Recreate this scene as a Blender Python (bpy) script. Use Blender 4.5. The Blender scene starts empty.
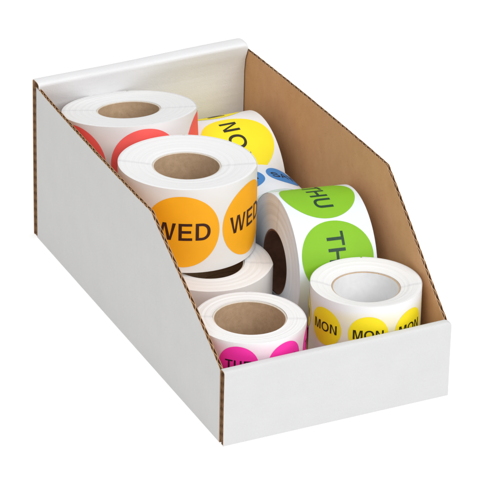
import bpy, bmesh, math, random
from mathutils import Matrix, Vector
S = 0.0254                       # everything below is measured in inches, S turns it into metres
PI = math.pi
R_ = math.radians
sc = bpy.context.scene
C = sc.collection
rnd = random.Random(7)

# ------------------------------------------------------------------ camera
cam_d = bpy.data.cameras.new('camera'); cam = bpy.data.objects.new('camera', cam_d); C.objects.link(cam)
cam_d.sensor_width = 36; cam_d.sensor_fit = 'HORIZONTAL'
cam_d.lens = 3523.6 / 485 * 36
cam_d.clip_start = 0.05; cam_d.clip_end = 100
r_ax = Vector((0.90366716, -0.42778741, 0.01958533)); u_ax = Vector((0.18494395, 0.43111222, 0.88314098))
f_ax = Vector((0.38624007, 0.79444332, -0.46869865))
m = Matrix.Identity(4)
for i in range(3):
    m[i][0] = r_ax[i]; m[i][1] = u_ax[i]; m[i][2] = -f_ax[i]
m.translation = Vector((-31.517, -65.647, 44.225)) * S
cam.matrix_world = m
sc.camera = cam

# ------------------------------------------------------------------ world, lamps, exposure
w = bpy.data.worlds.new('World'); sc.world = w; w.use_nodes = True
bg = w.node_tree.nodes['Background']; bg.inputs[0].default_value = (1, 1, 1, 1); bg.inputs[1].default_value = 0.46
def area(name, loc, target, size, power, col=(1, 1, 1)):
    d = bpy.data.lights.new(name, 'AREA'); d.shape = 'SQUARE'; d.size = size; d.energy = power; d.color = col
    o = bpy.data.objects.new(name, d); C.objects.link(o); o.location = loc
    o.rotation_euler = (Vector(target) - Vector(loc)).to_track_quat('-Z', 'Y').to_euler()
    return o
area('overhead_softbox', (0.1, 0.1, 1.8), (0.08, 0.15, 0), 2.0, 14.2)
area('key_softbox', (0.55, -1.6, 1.35), (0.08, 0.15, 0), 1.3, 24)
area('added_left_fill', (-1.2, -0.9, 1.1), (0.08, 0.15, 0), 0.9, 5)  # added fill, evens out the warm bounce on faces turned left
area('added_backlight', (0.1, 0.3, -0.5), (0.1, 0.3, 0), 3.0, 30).rotation_euler = (PI, 0, 0)   # added lamp below the translucent ground, washes its shadows out to white
sc.view_settings.view_transform = 'Standard'; sc.view_settings.look = 'None'
sc.view_settings.exposure = 0; sc.view_settings.gamma = 1

# ------------------------------------------------------------------ materials
def nt(name, rough=0.6, spec=0.3):
    mt = bpy.data.materials.new(name); mt.use_nodes = True; t = mt.node_tree
    b = t.nodes['Principled BSDF']; b.inputs['Roughness'].default_value = rough
    b.inputs['Specular IOR Level'].default_value = spec
    return mt, t, b
def noise(t, scale, detail=3, vec=None, rough=.5):
    n = t.nodes.new('ShaderNodeTexNoise'); n.inputs['Scale'].default_value = scale
    n.inputs['Detail'].default_value = detail; n.inputs['Roughness'].default_value = rough
    if vec is None:
        tc = t.nodes.new('ShaderNodeTexCoord'); vec = tc.outputs['Object']
    t.links.new(vec, n.inputs['Vector']); return n
def ramp(t, fac, stops):
    r = t.nodes.new('ShaderNodeValToRGB'); e = r.color_ramp.elements
    e[0].position, e[0].color = stops[0][0], (*stops[0][1], 1)
    e[1].position, e[1].color = stops[-1][0], (*stops[-1][1], 1)
    for p, c in stops[1:-1]:
        x = e.new(p); x.color = (*c, 1)
    t.links.new(fac, r.inputs['Fac']); return r
def bump(t, b, h, strength, dist):
    n = t.nodes.new('ShaderNodeBump'); n.inputs['Strength'].default_value = strength
    n.inputs['Distance'].default_value = dist
    t.links.new(h, n.inputs['Height']); t.links.new(n.outputs[0], b.inputs['Normal'])
def mapped(t, scale):
    tc = t.nodes.new('ShaderNodeTexCoord'); mp = t.nodes.new('ShaderNodeMapping')
    mp.inputs['Scale'].default_value = scale; t.links.new(tc.outputs['Object'], mp.inputs[0]); return mp.outputs[0]

def board_white(name, col, washdir=None):
    mt, t, b = nt(name, .68, .25)
    n = noise(t, 60, 4)
    r = ramp(t, n.outputs['Fac'], [(.3, tuple(c * .972 for c in col)), (.7, col)])
    t.links.new(r.outputs[0], b.inputs['Base Color'])
    n2 = noise(t, 900, 4)
    add = t.nodes.new('ShaderNodeMath'); add.operation = 'MULTIPLY_ADD'
    n3 = noise(t, 1, 2, mapped(t, washdir or (40, 40, 40)))
    t.links.new(n3.outputs['Fac'], add.inputs[0]); add.inputs[1].default_value = 3.0
    t.links.new(n2.outputs['Fac'], add.inputs[2])
    bump(t, b, add.outputs[0], .35, .0004)
    return mt
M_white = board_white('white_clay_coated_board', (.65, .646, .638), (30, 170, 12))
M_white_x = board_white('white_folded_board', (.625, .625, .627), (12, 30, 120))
M_white_in = board_white('white_board_lightened', (.79, .79, .80), (12, 30, 120))  # same board as the front, colour raised to offset dimmer light inside the bin

def kraft(name, c0, c1, fine=(260, 260, 40), fl=.35, spiral=False):
    mt, t, b = nt(name, .8, .15)
    n = noise(t, 1, 4, mapped(t, fine)); n2 = noise(t, 35, 3)
    mx = t.nodes.new('ShaderNodeMath'); mx.operation = 'MULTIPLY_ADD'; mx.inputs[1].default_value = .5
    h = t.nodes.new('ShaderNodeMath'); h.operation = 'MULTIPLY'; h.inputs[1].default_value = .5
    t.links.new(n2.outputs['Fac'], h.inputs[0]); t.links.new(n.outputs['Fac'], mx.inputs[0]); t.links.new(h.outputs[0], mx.inputs[2])
    r = ramp(t, mx.outputs[0], [(.32, c0), (.66, c1)])
    nf = noise(t, 1, 3, mapped(t, (1100, 500, 1500)))
    rf = ramp(t, nf.outputs['Fac'], [(.32, (.74, .70, .66)), (.42, (1, 1, 1)), (.62, (1, 1, 1)), (.74, (1.12, 1.14, 1.16))])
    mu = t.nodes.new('ShaderNodeMix'); mu.data_type = 'RGBA'; mu.blend_type = 'MULTIPLY'; mu.inputs['Factor'].default_value = fl
    t.links.new(r.outputs[0], mu.inputs[6]); t.links.new(rf.outputs[0], mu.inputs[7])
    last = mu.outputs[2]
    if spiral:
        tc = t.nodes.new('ShaderNodeTexCoord'); sp = t.nodes.new('ShaderNodeSeparateXYZ'); t.links.new(tc.outputs['Object'], sp.inputs[0])
        def mm(op, a, c=None):
            q = t.nodes.new('ShaderNodeMath'); q.operation = op
            for k, v in ((0, a), (1, c)):
                if v is None: continue
                if isinstance(v, (int, float)): q.inputs[k].default_value = v
                else: t.links.new(v, q.inputs[k])
            return q.outputs[0]
        turn = mm('DIVIDE', mm('ARCTAN2', sp.outputs[1], sp.outputs[0]), 2 * PI)
        fr = mm('FRACT', mm('ADD', mm('ADD', turn, mm('DIVIDE', sp.outputs[2], 2.6 * S)), 3.3))
        line = mm('LESS_THAN', fr, .007)
        m2 = t.nodes.new('ShaderNodeMix'); m2.data_type = 'RGBA'; m2.blend_type = 'MULTIPLY'
        t.links.new(mm('MULTIPLY', line, .6), m2.inputs['Factor']); t.links.new(last, m2.inputs[6]); m2.inputs[7].default_value = (.55, .5, .45, 1)
        last = m2.outputs[2]
    t.links.new(last, b.inputs['Base Color'])
    bump(t, b, n.outputs['Fac'], .3, .0002)
    return mt
M_kraft = kraft('kraft_liner', (.62, .345, .168), (.69, .40, .208), (130, 130, 110))
M_edge = kraft('kraft_cut_edge', (.40, .235, .125), (.54, .34, .19), (900, 900, 900))
M_flute_shade = kraft('shaded_flute_kraft', (.20, .11, .055), (.30, .17, .09), (500, 500, 500))  # kraft darkened with the shade of the gaps between flutes
M_core = kraft('chipboard_core', (.46, .32, .20), (.60, .43, .285), (300, 300, 300), .5, True)
M_core_shade = kraft('shaded_core', (.17, .09, .06), (.25, .135, .09), (300, 300, 300))  # core colour with the shade inside the roll's hole put into it
M_rim = kraft('pale_core_rim', (.62, .55, .46), (.72, .66, .58), (300, 300, 300))
M_core_w = kraft('white_chipboard_core', (.86, .87, .89), (.93, .94, .95), (300, 300, 300), .06)

def web_face(name, col):
    """end face of a wound roll: fine concentric windings and the faint seam where the gaps between labels line up"""
    mt, t, b = nt(name, .65, .2)
    tc = t.nodes.new('ShaderNodeTexCoord')
    sep = t.nodes.new('ShaderNodeSeparateXYZ'); t.links.new(tc.outputs['Object'], sep.inputs[0])
    cmb = t.nodes.new('ShaderNodeCombineXYZ'); t.links.new(sep.outputs[0], cmb.inputs[0]); t.links.new(sep.outputs[1], cmb.inputs[1])
    ln = t.nodes.new('ShaderNodeVectorMath'); ln.operation = 'LENGTH'; t.links.new(cmb.outputs[0], ln.inputs[0])
    n = t.nodes.new('ShaderNodeTexNoise'); n.noise_dimensions = '1D'; n.inputs['Scale'].default_value = 1800
    n.inputs['Detail'].default_value = 2
    t.links.new(ln.outputs['Value'], n.inputs['W'])
    # seam: |y| small
    def mth(op, a, bb=None):
        q = t.nodes.new('ShaderNodeMath'); q.operation = op
        for k, v in ((0, a), (1, bb)):
            if v is None: continue
            if isinstance(v, (int, float)): q.inputs[k].default_value = v
            else: t.links.new(v, q.inputs[k])
        return q.outputs[0]
    nn = noise(t, 160, 2)
    yy = mth('ABSOLUTE', mth('ADD', sep.outputs[1], mth('MULTIPLY', mth('SUBTRACT', nn.outputs['Fac'], .5), .0016)))
    seam = mth('SUBTRACT', 1.0, mth('MINIMUM', mth('DIVIDE', yy, .002), 1.0))
    n4 = noise(t, 300, 2)
    seam = mth('MULTIPLY', seam, n4.outputs['Fac'])
    nl = t.nodes.new('ShaderNodeTexNoise'); nl.noise_dimensions = '1D'; nl.inputs['Scale'].default_value = 260; nl.inputs['Detail'].default_value = 3
    t.links.new(ln.outputs['Value'], nl.inputs['W'])
    r = ramp(t, mth('ADD', mth('MULTIPLY', n.outputs['Fac'], .5), mth('MULTIPLY', nl.outputs['Fac'], .5)), [(.34, tuple(c * .90 for c in col)), (.47, tuple(c * .98 for c in col)), (.6, col)])
    mx = t.nodes.new('ShaderNodeMix'); mx.data_type = 'RGBA'
    t.links.new(mth('MULTIPLY', seam, .8), mx.inputs['Factor']); t.links.new(r.outputs[0], mx.inputs[6])
    mx.inputs[7].default_value = (.56, .56, .58, 1)
    t.links.new(mx.outputs[2], b.inputs['Base Color'])
    bump(t, b, n.outputs['Fac'], .35, .00025)
    return mt
def liner_mat(name, base, tint, z0, z1):
    """backing paper; the dye of the labels wound beneath shows faintly through it in a band at their height"""
    mt, t, b = nt(name, .42, .4)
    tc = t.nodes.new('ShaderNodeTexCoord'); sep = t.nodes.new('ShaderNodeSeparateXYZ'); t.links.new(tc.outputs['Object'], sep.inputs[0])
    mr = t.nodes.new('ShaderNodeMapRange'); mr.inputs['From Min'].default_value = z0 * S; mr.inputs['From Max'].default_value = z1 * S
    t.links.new(sep.outputs[2], mr.inputs[0])
    hi = tuple(base); lo = tuple(b0 * t0 for b0, t0 in zip(base, tint))
    r = ramp(t, mr.outputs[0], [(0, hi), (.18, lo), (.82, lo), (1, hi)])
    n = noise(t, 45, 3)
    mx = t.nodes.new('ShaderNodeMix'); mx.data_type = 'RGBA'
    r2 = ramp(t, n.outputs['Fac'], [(.3, (0, 0, 0)), (.7, (.6, .6, .6))])
    t.links.new(r2.outputs[0], mx.inputs['Factor']); t.links.new(r.outputs[0], mx.inputs[6]); mx.inputs[7].default_value = (*hi, 1)
    t.links.new(mx.outputs[2], b.inputs['Base Color'])
    n5 = noise(t, 220, 2); bump(t, b, n5.outputs['Fac'], .15, .0002)
    return mt
def label_mat(name, col):
    mt, t, b = nt(name, .58, .3)
    n = noise(t, 90, 3)
    r = ramp(t, n.outputs['Fac'], [(.3, tuple(c * .96 for c in col)), (.7, col)])
    t.links.new(r.outputs[0], b.inputs['Base Color']); return mt
def ink_mat(name, col):
    mt, t, b = nt(name, .45, .3)
    n = noise(t, 900, 3)
    r = ramp(t, n.outputs['Fac'], [(.3, tuple(c * .8 for c in col)), (.75, tuple(min(1, c * 1.25) for c in col))])
    t.links.new(r.outputs[0], b.inputs['Base Color']); return mt

# ------------------------------------------------------------------ helpers
def link(name, bm, mats, parent=None, smooth=True):
    me = bpy.data.meshes.new(name)
    for v in bm.verts: v.co *= S
    bm.normal_update(); bm.to_mesh(me); bm.free()
    for mt in (mats if isinstance(mats, (list, tuple)) else [mats]): me.materials.append(mt)
    if smooth:
        me.polygons.foreach_set('use_smooth', [True] * len(me.polygons)); me.set_sharp_from_angle(angle=R_(35))
    o = bpy.data.objects.new(name, me); C.objects.link(o)
    if parent: o.parent = parent
    return o
def strip(bm, rows, closed_u=False, closed_v=False, mat=0, matf=None):
    """rows of points joined by quads"""
    V = [[bm.verts.new(p) for p in row] for row in rows]
    nr, nc = len(V), len(V[0])
    for i in range(nr if closed_u else nr - 1):
        for j in range(nc if closed_v else nc - 1):
            a, b, c, d = V[i][j], V[(i + 1) % nr][j], V[(i + 1) % nr][(j + 1) % nc], V[i][(j + 1) % nc]
            f = bm.faces.new((a, b, c, d)); f.material_index = matf(i, j) if matf else mat
    return V

# ------------------------------------------------------------------ the surface
bm = bmesh.new(); bmesh.ops.create_grid(bm, x_segments=1, y_segments=1, size=400)
mt, t, b = nt('translucent_white_ground', .9, .0); n = noise(t, 3, 2)  # made translucent so the added lamp below can whiten it
r = ramp(t, n.outputs['Fac'], [(.3, (.93, .93, .93)), (.7, (.95, .95, .95))]); t.links.new(r.outputs[0], b.inputs['Base Color'])
tr = t.nodes.new('ShaderNodeBsdfTranslucent'); t.links.new(r.outputs[0], tr.inputs[0])
ms = t.nodes.new('ShaderNodeMixShader'); ms.inputs[0].default_value = .5
t.links.new(b.outputs[0], ms.inputs[1]); t.links.new(tr.outputs[0], ms.inputs[2])
t.links.new(ms.outputs[0], t.nodes['Material Output'].inputs['Surface'])
g = link('ground', bm, mt, smooth=False); g['kind'] = 'structure'

# ------------------------------------------------------------------ the carton
W, L, H, HF = 6.158, 12.0, 4.573, 2.079
YF, YB = 0.24, 11.74            # side panels run between the folded front and back panels
YK = 3.93                       # where the side panels start to slope down
TH = 0.09
box = bpy.data.objects.new('open_top_bin', None); C.objects.link(box); box.location = (W / 2 * S, L / 2 * S, .003 * S)
box['label'] = 'white corrugated open bin with kraft inside, slanted sides and a low front panel'
box['category'] = 'carton'
ctr = Vector((W / 2, L / 2, .003))
def ztop(y):
    if y >= YK:
        return 4.555 - .10 * (y - YK) / (YB - YK)
    k = (YK - y) / (YK - YF)
    return 4.555 + (2.02 - 4.555) * k + .02 * math.sin(k * 3)
def bow(y, z):
    g_ = math.sin(PI / 2 * y / YK) if y < YK else max(0, math.cos(PI / 2 * min(1, (y - YK) / (YB - YK)))) ** .8
    return .20 * g_ * max(0, z / 4.555) ** 1.3
def side_panel(sign):
    """sign -1 left, +1 right; two liners with a fluted medium between them, flutes upright"""
    def X(d, y, z):           # d: depth from the outer face
        x = d - bow(y, z)
        return x if sign < 0 else W - x
    bm = bmesh.new()
    YE = YB if sign < 0 else L - .015
    ys = [YF + (YK - YF) * i / 150 for i in range(151)] + [YK + (YE - YK) * i / 80 for i in range(1, 81)]
    nick = [rnd.uniform(-.006, .006) + (.016 * max(0, math.sin(2 * PI * y / .235 + 1.2)) if y < YK else 0) for y in ys]
    nz = 14
    def liner(d0, d1, m_out, m_in):
        rows = []
        for y, nk in zip(ys, nick):
            zt = ztop(y) - nk
            ring = [(X(d0, y, zt * k / nz), y, zt * k / nz) for k in range(nz + 1)] + [(X(d1, y, zt * k / nz), y, zt * k / nz) for k in range(nz, -1, -1)]
            rows.append([Vector(p) - ctr for p in ring])
        nj = len(rows[0])
        V = strip(bm, rows, closed_v=True, matf=lambda i, j: m_out if j < nz else (2 if j == nz else (m_in if j < nj - 1 else 2)))
        for row in (V[0], V[-1]):
            f = bm.faces.new(row); f.material_index = 2
    liner(0, .012, 0, 3)
    liner(TH - .012, TH, 3, 1)
    lam, n = .235, 560
    rows = []
    for i in range(n + 1):
        y = YF + (YE - YF) * i / n
        zt = ztop(y) - .004 - .012 * rnd.random()
        ph_ = 2 * PI * y / lam + .5 * math.sin(y * 2.3 + sign) + .35 * math.sin(y * 5.9)
        d = .046 + (.024 - .007 * max(0, math.sin(y * 3.1 + 2 * sign))) * math.sin(ph_)
        rows.append([Vector((X(d + o_, y, zt * k / 3), y, zt * k / 3)) - ctr for o_, ks in ((-.008, (0, 1, 2, 3)), (.008, (3, 2, 1, 0))) for k in ks])
    strip(bm, rows, closed_v=True, matf=lambda i, j: 2)
    # added dark sheet between the liners stands in for shade inside the flutes
    rows = [[Vector((X(.046, y, z), y, z)) - ctr for z in (0, ztop(y) - .22)] for y in ys]
    strip(bm, rows, mat=3)
    bmesh.ops.recalc_face_normals(bm, faces=bm.faces)
    return link('side_panel', bm, [M_white, M_kraft, M_edge, M_flute_shade], box)
side_panel(-1); side_panel(1)

def folded_panel(name, y0, y1, h, swell=0, xe=W, rise=0, white=None):
    """board folded over at the top: both faces white, the cut ends show two fluted layers"""
    bm = bmesh.new()
    rad = (y1 - y0) / 2; yc = (y0 + y1) / 2
    def prof(inset, x):
        e = xe - x if x > 1 else x + .06
        drop = .05 * max(0, 1 - e / .12) ** 2 + .010 * math.sin(x * 1.3 + h) - rise * (x / W - .5)
        rr = rad - inset; z1 = h - rad - drop
        def sw(z):                       # the fold is fatter than the panel below it, on the side facing into the bin
            return swell * max(0, min(1.2, (z - (h - .75)) / (.75 - rad))) ** 1.5
        sag = .012 * math.sin(x * .9 + 1)
        P = [(y0 + inset - sw(z1 * k / 12), z1 * k / 12) for k in range(13)]
        P += [(y1 - inset - (2 * rr + sw(z1)) * (.5 + .5 * math.copysign(abs(math.cos(a)) ** .7, math.cos(a))), z1 + rr * math.sin(a) ** .52 * .95) for a in [PI * k / 14 for k in range(1, 14)]]
        P += [(y1 - inset, z1 * k / 12) for k in range(12, -1, -1)]
        return [Vector((x, y + sag * math.sin(PI * min(1, z / h)), z)) - ctr for y, z in P]
    xs = [.003, .02, .05, .09, .14] + [.2 + (xe - .4) * i / 40 for i in range(41)] + [xe - .14, xe - .09, xe - .05, xe - .02, xe - .003]
    O = strip(bm, [prof(0, x) for x in xs], mat=0)
    I = strip(bm, [prof(.02, x) for x in xs], mat=1)
    for k in (0, -1):
        for j in range(len(O[0]) - 1):
            f = bm.faces.new((O[k][j], O[k][j + 1], I[k][j + 1], I[k][j])); f.material_index = 1
    h -= rise / 2 + .03
    # two inner liners and two fluted mediums, flutes lying along the panel
    for yy in (yc - .009, yc + .009):
        strip(bm, [[Vector((x, yy, z)) - ctr for z in (.0, h - rad * 1.4)] for x in (.012, xe - .012)], mat=1)
    for a0, a1 in ((y0 + .022, yc - .012), (yc + .012, y1 - .022)):
        ym, am = (a0 + a1) / 2, (a1 - a0) / 2
        pr = []
        nn = int((h - rad) / .235 * 12)
        for i in range(nn + 1):
            z = (h - rad) * i / nn
            pr.append((ym + am * math.sin(2 * PI * z / .235 + a0 * 9), z))
        strip(bm, [[Vector((x, y, z)) - ctr for y, z in pr] for x in (.008 , xe - .008)], mat=2)
        strip(bm, [[Vector((x, ym, z)) - ctr for z in (0, h - .06)] for x in (.05, xe - .05)], mat=2)
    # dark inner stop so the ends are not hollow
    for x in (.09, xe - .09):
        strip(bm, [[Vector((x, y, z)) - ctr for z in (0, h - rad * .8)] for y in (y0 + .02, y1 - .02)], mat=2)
    bmesh.ops.recalc_face_normals(bm, faces=bm.faces)
    return link(name, bm, [white or M_white_x, M_edge, M_flute_shade], box)
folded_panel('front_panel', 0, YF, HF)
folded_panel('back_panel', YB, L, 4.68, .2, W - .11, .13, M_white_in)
bm = bmesh.new()
bmesh.ops.create_cube(bm, size=1)
for v in bm.verts: v.co = Vector((W / 2 + v.co.x * (W - .26), L / 2 + v.co.y * (L - .5), .06 + v.co.z * .11)) - ctr
link('bottom_panel', bm, M_kraft, box, smooth=False)

# ------------------------------------------------------------------ lettering
def ell(cx, cy, rx, ry, a0, a1, n=28, p=1.0):
    out = []
    for k in range(n + 1):
        t_ = a0 + (a1 - a0) * k / n; c, s_ = math.cos(t_), math.sin(t_)
        out.append((cx + rx * math.copysign(abs(c) ** p, c), cy + ry * math.copysign(abs(s_) ** p, s_)))
    return out
def s_shape(v):
    K = [(.695, .69), (.64, .86), (.40, .955), (.165, .885), (.105, .735), (.19, .60), (.40, .53), (.61, .455), (.735, .28), (.65, .11), (.40, .042), (.15, .12), (.058, .32)]
    P = []
    for i in range(len(K) - 1):
        p0, p1, p2, p3 = K[max(0, i - 1)], K[i], K[i + 1], K[min(len(K) - 1, i + 2)]
        for k in range(6):
            t_ = k / 6
            P.append(tuple(.5 * (2 * b1 + (c1 - a1) * t_ + (2 * a1 - 5 * b1 + 4 * c1 - d1) * t_ ** 2 + (3 * b1 - a1 - 3 * c1 + d1) * t_ ** 3) for a1, b1, c1, d1 in zip(p0, p1, p2, p3)))
    P.append(K[-1]); Lf, Rt = [], []
    for i in range(len(P)):
        q0, q1 = P[max(0, i - 1)], P[min(len(P) - 1, i + 1)]
        dx, dy = q1[0] - q0[0], q1[1] - q0[1]; l = math.hypot(dx, dy)
        Lf.append((P[i][0] - dy / l * v / 2, P[i][1] + dx / l * v / 2)); Rt.append((P[i][0] + dy / l * v / 2, P[i][1] - dx / l * v / 2))
    return Lf + Rt[::-1]
def glyph(ch, v=.178, h=.155):
    """outline contours of a plain grotesque capital, cap height 1: (advance, contours)"""
    if ch == 'T': return .851, [[(.02, 1), (.02, 1 - h), (.4255 - v / 2, 1 - h), (.4255 - v / 2, 0), (.4255 + v / 2, 0), (.4255 + v / 2, 1 - h), (.831, 1 - h), (.831, 1)]]
    if ch == 'H': return 1.006, [[(.107, 0), (.107, 1), (.107 + v, 1), (.107 + v, .58), (.899 - v, .58), (.899 - v, 1), (.899, 1), (.899, 0), (.899 - v, 0), (.899 - v, .58 - h), (.107 + v, .58 - h), (.107 + v, 0)]]
    if ch == 'E': return .929, [[(.12, 0), (.12, 1), (.85, 1), (.85, 1 - h), (.12 + v, 1 - h), (.12 + v, .58), (.80, .58), (.80, .58 - h), (.12 + v, .58 - h), (.12 + v, h), (.86, h), (.86, 0)]]
    if ch == 'N': return 1.006, [[(.106, 0), (.106, 1), (.106 + v * 1.15, 1), (.90 - v, .20), (.90 - v, 1), (.90, 1), (.90, 0), (.90 - v * 1.15, 0), (.106 + v, .80), (.106 + v, 0)]]
    if ch == 'M': return 1.16, [[(.102, 0), (.102, 1), (.102 + v * 1.5, 1), (.58, .17), (1.058 - v * 1.5, 1), (1.058, 1), (1.058, 0), (1.058 - v, 0), (1.058 - v, .84), (.58 + v * .55, 0), (.58 - v * .55, 0), (.102 + v, .84), (.102 + v, 0)]]
    if ch == 'W':
        w_ = 1.315; c = w_ / 2
        return w_, [[(.022, 1), (.022 + v * 1.05, 1), (.365, .19), (c - v * .58, 1), (c + v * .58, 1), (w_ - .365, .19), (w_ - .022 - v * 1.05, 1), (w_ - .022, 1), (w_ - .30, 0), (w_ - .30 - v * 1.1, 0), (c, .82), (.30 + v * 1.1, 0), (.30, 0)]]
    if ch == 'A': return .929, [[(.02, 0), (.395, 1), (.535, 1), (.909, 0), (.909 - v * 1.12, 0), (.665, .30), (.262, .30), (.02 + v * 1.12, 0)], [(.30, .30 + h), (.627, .30 + h), (.4645, .87)]]
    if ch == 'O': return 1.083, [ell(.5415, .5, .488, .518, 0, 2 * PI, 56, .92)[:-1], ell(.5415, .5, .488 - v, .518 - h, 0, 2 * PI, 56, .92)[:-1]]
    if ch == 'U':
        o_ = ell(.503, .37, .395, .39, PI, 2 * PI, 28, .88); i_ = ell(.503, .37, .395 - v, .39 - h, 2 * PI, PI, 28, .88)
        return 1.006, [[(.108, 1)] + o_ + [(.898, 1), (.898 - v, 1)] + i_ + [(.108 + v, 1)]]
    if ch == 'D':
        o_ = ell(.42, .5, .515, .5, -PI / 2, PI / 2, 28, .9); i_ = ell(.42, .5, .515 - v, .5 - h, -PI / 2, PI / 2, 28, .9)
        return 1.006, [[(.113, 0)] + o_ + [(.113, 1)], [(.113 + v, h)] + i_ + [(.113 + v, 1 - h)]]
    if ch == 'S': return .929, [[(x + .068, y) for x, y in s_shape(v * .95)]]
def text_bm(txt, cap, track=1):
    cu = bpy.data.curves.new('lettering', 'CURVE'); cu.dimensions = '2D'; cu.fill_mode = 'BOTH'
    x = 0
    for ch in txt:
        adv, cs = glyph(ch)
        for c in cs:
            sp = cu.splines.new('POLY'); sp.points.add(len(c) - 1); sp.use_cyclic_u = True
            for q, (px, py) in zip(sp.points, c): q.co = (px + x, py, 0, 1)
        x += adv * track
    o = bpy.data.objects.new('lettering', cu); C.objects.link(o)
    dg = bpy.context.evaluated_depsgraph_get(); me = bpy.data.meshes.new_from_object(o.evaluated_get(dg))
    bpy.data.objects.remove(o); bpy.data.curves.remove(cu)
    bm = bmesh.new(); bm.from_mesh(me); bpy.data.meshes.remove(me)
    bmesh.ops.remove_doubles(bm, verts=bm.verts, dist=1e-5)
    for v in bm.verts: v.co = Vector(((v.co.x - x / 2) * cap, (v.co.y - .5) * cap, 0))
    return bm
def cut_columns(bm, step):
    x0 = min(v.co.x for v in bm.verts); x1 = max(v.co.x for v in bm.verts); x = x0 + step
    while x < x1:
        bmesh.ops.bisect_plane(bm, geom=list(bm.verts) + list(bm.edges) + list(bm.faces), plane_co=(x, 0, 0), plane_no=(1, 0, 0), dist=1e-5)
        x += step

# ------------------------------------------------------------------ a roll of labels
def roll(top, axis, face, R, rc, width, label, name='label_roll', group=None, core=None, core_wall=.045,
         col=None, dia=0, word='', pitch=0, phis=(), lz=None, tint=(1, 1, 1), corner=(), dish=0, paper=(.83, .83, .83), rot=0, cap=.24, ink=None, track=1):
    """top = centre of the upper end face, axis points to it; face = outward direction of angle 0"""
    a = Vector(axis).normalized(); f = Vector(face); f = (f - a * f.dot(a)).normalized()
    X = a.cross(f); M = Matrix.Identity(4)
    for i in range(3): M[i][0], M[i][1], M[i][2] = X[i], -f[i], a[i]
    base = (Vector(top) - a * width)
    M.translation = base * S
    e = bpy.data.objects.new(name, None); C.objects.link(e); e.matrix_world = M
    e['label'] = label; e['category'] = 'label roll'
    if group: e['group'] = group
    Mf = web_face('wound_paper_edge', paper)
    lz = width / 2 if lz is None else lz
    Ml = liner_mat('backing_paper', paper, tint, lz - dia * .62, lz + dia * .62)
    rr = random.Random(int(R * 1000 + top[0] * 100))
    def swell(s):
        """the roll is not quite round: a soft corner where the last windings are creased"""
        t_ = 0
        for ca, amp in corner:
            dd = abs((s - R_(ca) + PI) % (2 * PI) - PI); t_ += amp * math.exp(-dd / R_(11))
        return t_ + .004 * math.sin(3 * s + R * 40)
    # wound body: rings with slightly telescoped windings on both end faces
    N = 128; nr = 22
    ro = R - .012; ri = rc + core_wall
    offs = [rr.uniform(-.008, .008) for _ in range(nr + 1)]
    offs = [(offs[k] + offs[max(0, k - 1)]) / 2 for k in range(nr + 1)]
    prof = []
    for k in range(nr + 1):
        r0 = ri + (ro - ri) * k / nr
        z = width + offs[k] - dish * (1 - k / nr) ** 1.2
        if k == nr: z = width - .012
        prof.append((r0, z))
    prof.append((ro, .012))
    kb = len(prof) - 1
    for k in range(nr, -1, -1):
        r0 = ri + (ro - ri) * k / nr
        prof.append((r0 if k < nr else ro - .01, -offs[k] if k < nr else 0))
    bm = bmesh.new()
    rows = []
    for i in range(N):
        an = 2 * PI * i / N
        rows.append([Vector((q * math.sin(an), -q * math.cos(an), z)) for q, z in [(r0 + swell(an) * max(0, (r0 - ri) / (ro - ri)) ** 3, z) for r0, z in prof]])
    strip(bm, rows, closed_u=True, closed_v=True, mat=0)
    bmesh.ops.recalc_face_normals(bm, faces=bm.faces)
    link('wound_paper', bm, Mf, e)
    # core tube
    bm = bmesh.new()
    wt = width - dish; cp = [(rc, .015), (rc, wt - .03), (rc + .012, wt - .018), (ri - .006, wt - .018), (ri - .001, wt - .03), (ri - .001, .015)]
    rows = [[Vector((r0 * math.sin(2 * PI * i / 96), -r0 * math.cos(2 * PI * i / 96), z)) for r0, z in cp] for i in range(96)]
    cm = core or M_core
    strip(bm, rows, closed_u=True, closed_v=True, matf=lambda i, j: 0 if j in (0,) else 1)
    bmesh.ops.recalc_face_normals(bm, faces=bm.faces)
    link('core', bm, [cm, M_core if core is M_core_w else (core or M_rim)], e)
    # outer wrap of backing paper
    def wrap(s, off):
        return Vector((math.sin(s), -math.cos(s), 0)) * (R + off + swell(s))
    sa, sb = R_(-175), R_(183)
    n = 180; bm = bmesh.new(); rows = []
    for i in range(n + 1):
        s = sa + (sb - sa) * i / n
        lift = .012 * max(0, (s - sb + .12) / .12)        # its end lies over its start
        p, q = wrap(s, lift), wrap(s, -.009 + lift)
        z0, z1 = .002, width - .002
        rows.append([Vector((p.x, p.y, z0)), Vector((p.x, p.y, z1)), Vector((q.x, q.y, z1)), Vector((q.x, q.y, z0))])
    V = strip(bm, rows, closed_v=True)
    bm.faces.new(V[0]); bm.faces.new(V[-1])
    bmesh.ops.recalc_face_normals(bm, faces=bm.faces)
    link('backing_paper', bm, Ml, e)
    # stickers with their printing
    lm = label_mat(name + '_sticker', col) if col else None
    im = ink_mat('dark_ink', ink or tuple(c * .022 + .006 for c in col)) if col else None
    for ph in phis:
        s = R_(ph)
        bm = bmesh.new()
        bmesh.ops.create_circle(bm, cap_ends=True, segments=72, radius=dia / 2)
        cut_columns(bm, .07)
        for v in bm.verts:
            p = wrap(s + v.co.x / R, .006); v.co = Vector((p.x, p.y, lz + v.co.y))
        st = link('sticker', bm, lm, e)
        if word:
            bm = text_bm(word, cap * dia, track)
            if rot:
                for v in bm.verts: v.co.rotate(Matrix.Rotation(rot, 3, 'Z'))
            cut_columns(bm, .05)
            for v in bm.verts:
                p = wrap(s + v.co.x / R, .0105); v.co = Vector((p.x, p.y, lz + v.co.y))
            link('lettering', bm, im, st, smooth=False)
    return e

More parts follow.
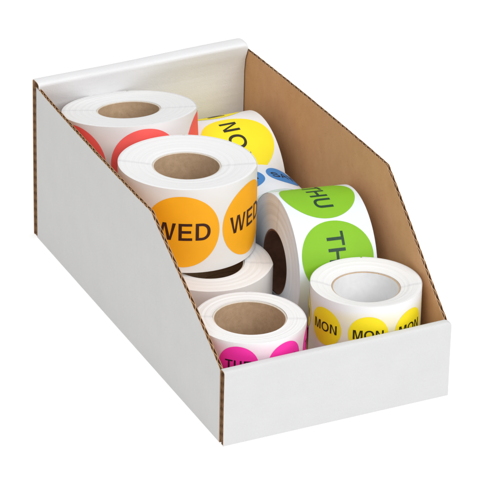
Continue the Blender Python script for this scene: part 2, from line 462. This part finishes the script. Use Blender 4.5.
def tilt(deg, d=(.437, .899)):
    t_ = R_(deg); return (math.sin(t_) * d[0], math.sin(t_) * d[1], math.cos(t_))
toward = (-.437, -.899, 0)
ORANGE = (1.0, .45, .010); YELLOW = (.95, .76, .012); GREEN = (.235, .52, .018); PINK = (.92, .030, .38)
RED = (.98, .13, .115); BLUE = (.055, .23, .57)
G = 'rolls of round weekday labels in the bin'
rt = Vector((.9, -.43, 0))
def lean(v, k): return Vector(v) - rt * k

roll((1.90, 10.05, 4.23), lean(tilt(10), .06), toward, 1.745, .80, 2.2, 'roll of big red round labels in the back left corner of the white bin',
     col=RED, dia=1.88, word='TUE', phis=(-49, 17, 89), lz=1.17, tint=(1, .93, .93), corner=((86, .05),), dish=.02, group=G)
roll((1.88, 6.36, 4.38), tilt(3), toward, 1.74, .83, 2.27, 'roll of big orange round labels printed WED, leaning on the plain white roll',
     col=ORANGE, dia=1.93, word='WED', phis=(-68, -2, 64.5), lz=1.12, tint=(1, .97, .92), corner=((88, .05),), dish=.09, group=G, ink=(.05, .015, .008))
roll((1.97, 5.17, 2.1), tilt(0), toward, 1.58, .87, 2.1, 'plain white roll with no print showing, half hidden under the orange roll',
     corner=((88, .06),), group=G)
roll((1.44, 1.64, 2.41), tilt(1.5), toward, 1.36, .87, 2.28, 'roll of small magenta round labels in the front left corner of the bin',
     col=PINK, dia=1.0, word='TUE', phis=(-63, -11, 41, 93), lz=1.68, tint=(1, .70, .81), corner=((88, .03),), group=G)
roll((4.66, 1.73, 2.66), tilt(2), toward, 1.385, .82, 2.45, 'roll of small yellow round labels printed MON, with a white core, in front',
     col=YELLOW, dia=1.0, word='MON', phis=(-96, -47, 2, 51), lz=1.68, tint=(1, .92, .62), core=M_core_w, core_wall=.04, dish=.13, group=G, cap=.25)
psi = -.09; ax = Vector((math.cos(psi), math.sin(psi), -.045)); c0 = Vector((4.72, 4.76, 1.84))
roll(c0 + ax * 1.05, ax, (0, -1, 0), 1.76, .80, 2.1, 'roll of big green round labels printed THU, lying on its side against the kraft wall',
     col=GREEN, dia=1.92, word='THU', phis=(-157, -92, -27), tint=(.97, 1, .95), paper=(.78, .85, .93), core=M_core_shade, ink=(.010, .050, .022), group=G)  # paper blued to offset the warm light bounced inside the bin
roll((4.45, 7.95, 1.58), (0, 1, 0), (0, 0, 1), 1.45, .75, 1.5, 'roll of small blue round labels, lying between the green roll and the big yellow one',
     col=BLUE, dia=.94, word='SAT', phis=(-58, -16, 26), lz=.87, tint=(.92, .96, 1), paper=(.78, .82, .88), cap=.29, group=G)
roll((4.55 - 1.05, 9.75, 1.80), (-1, 0, 0), (0, 0, 1), 1.66, .86, 2.1, 'roll of big bright yellow round labels lying on its side by the back panel',
     col=(.95, .79, .015), dia=1.97, word='MON', phis=(-103, -29, 46), group=G, track=1.12)
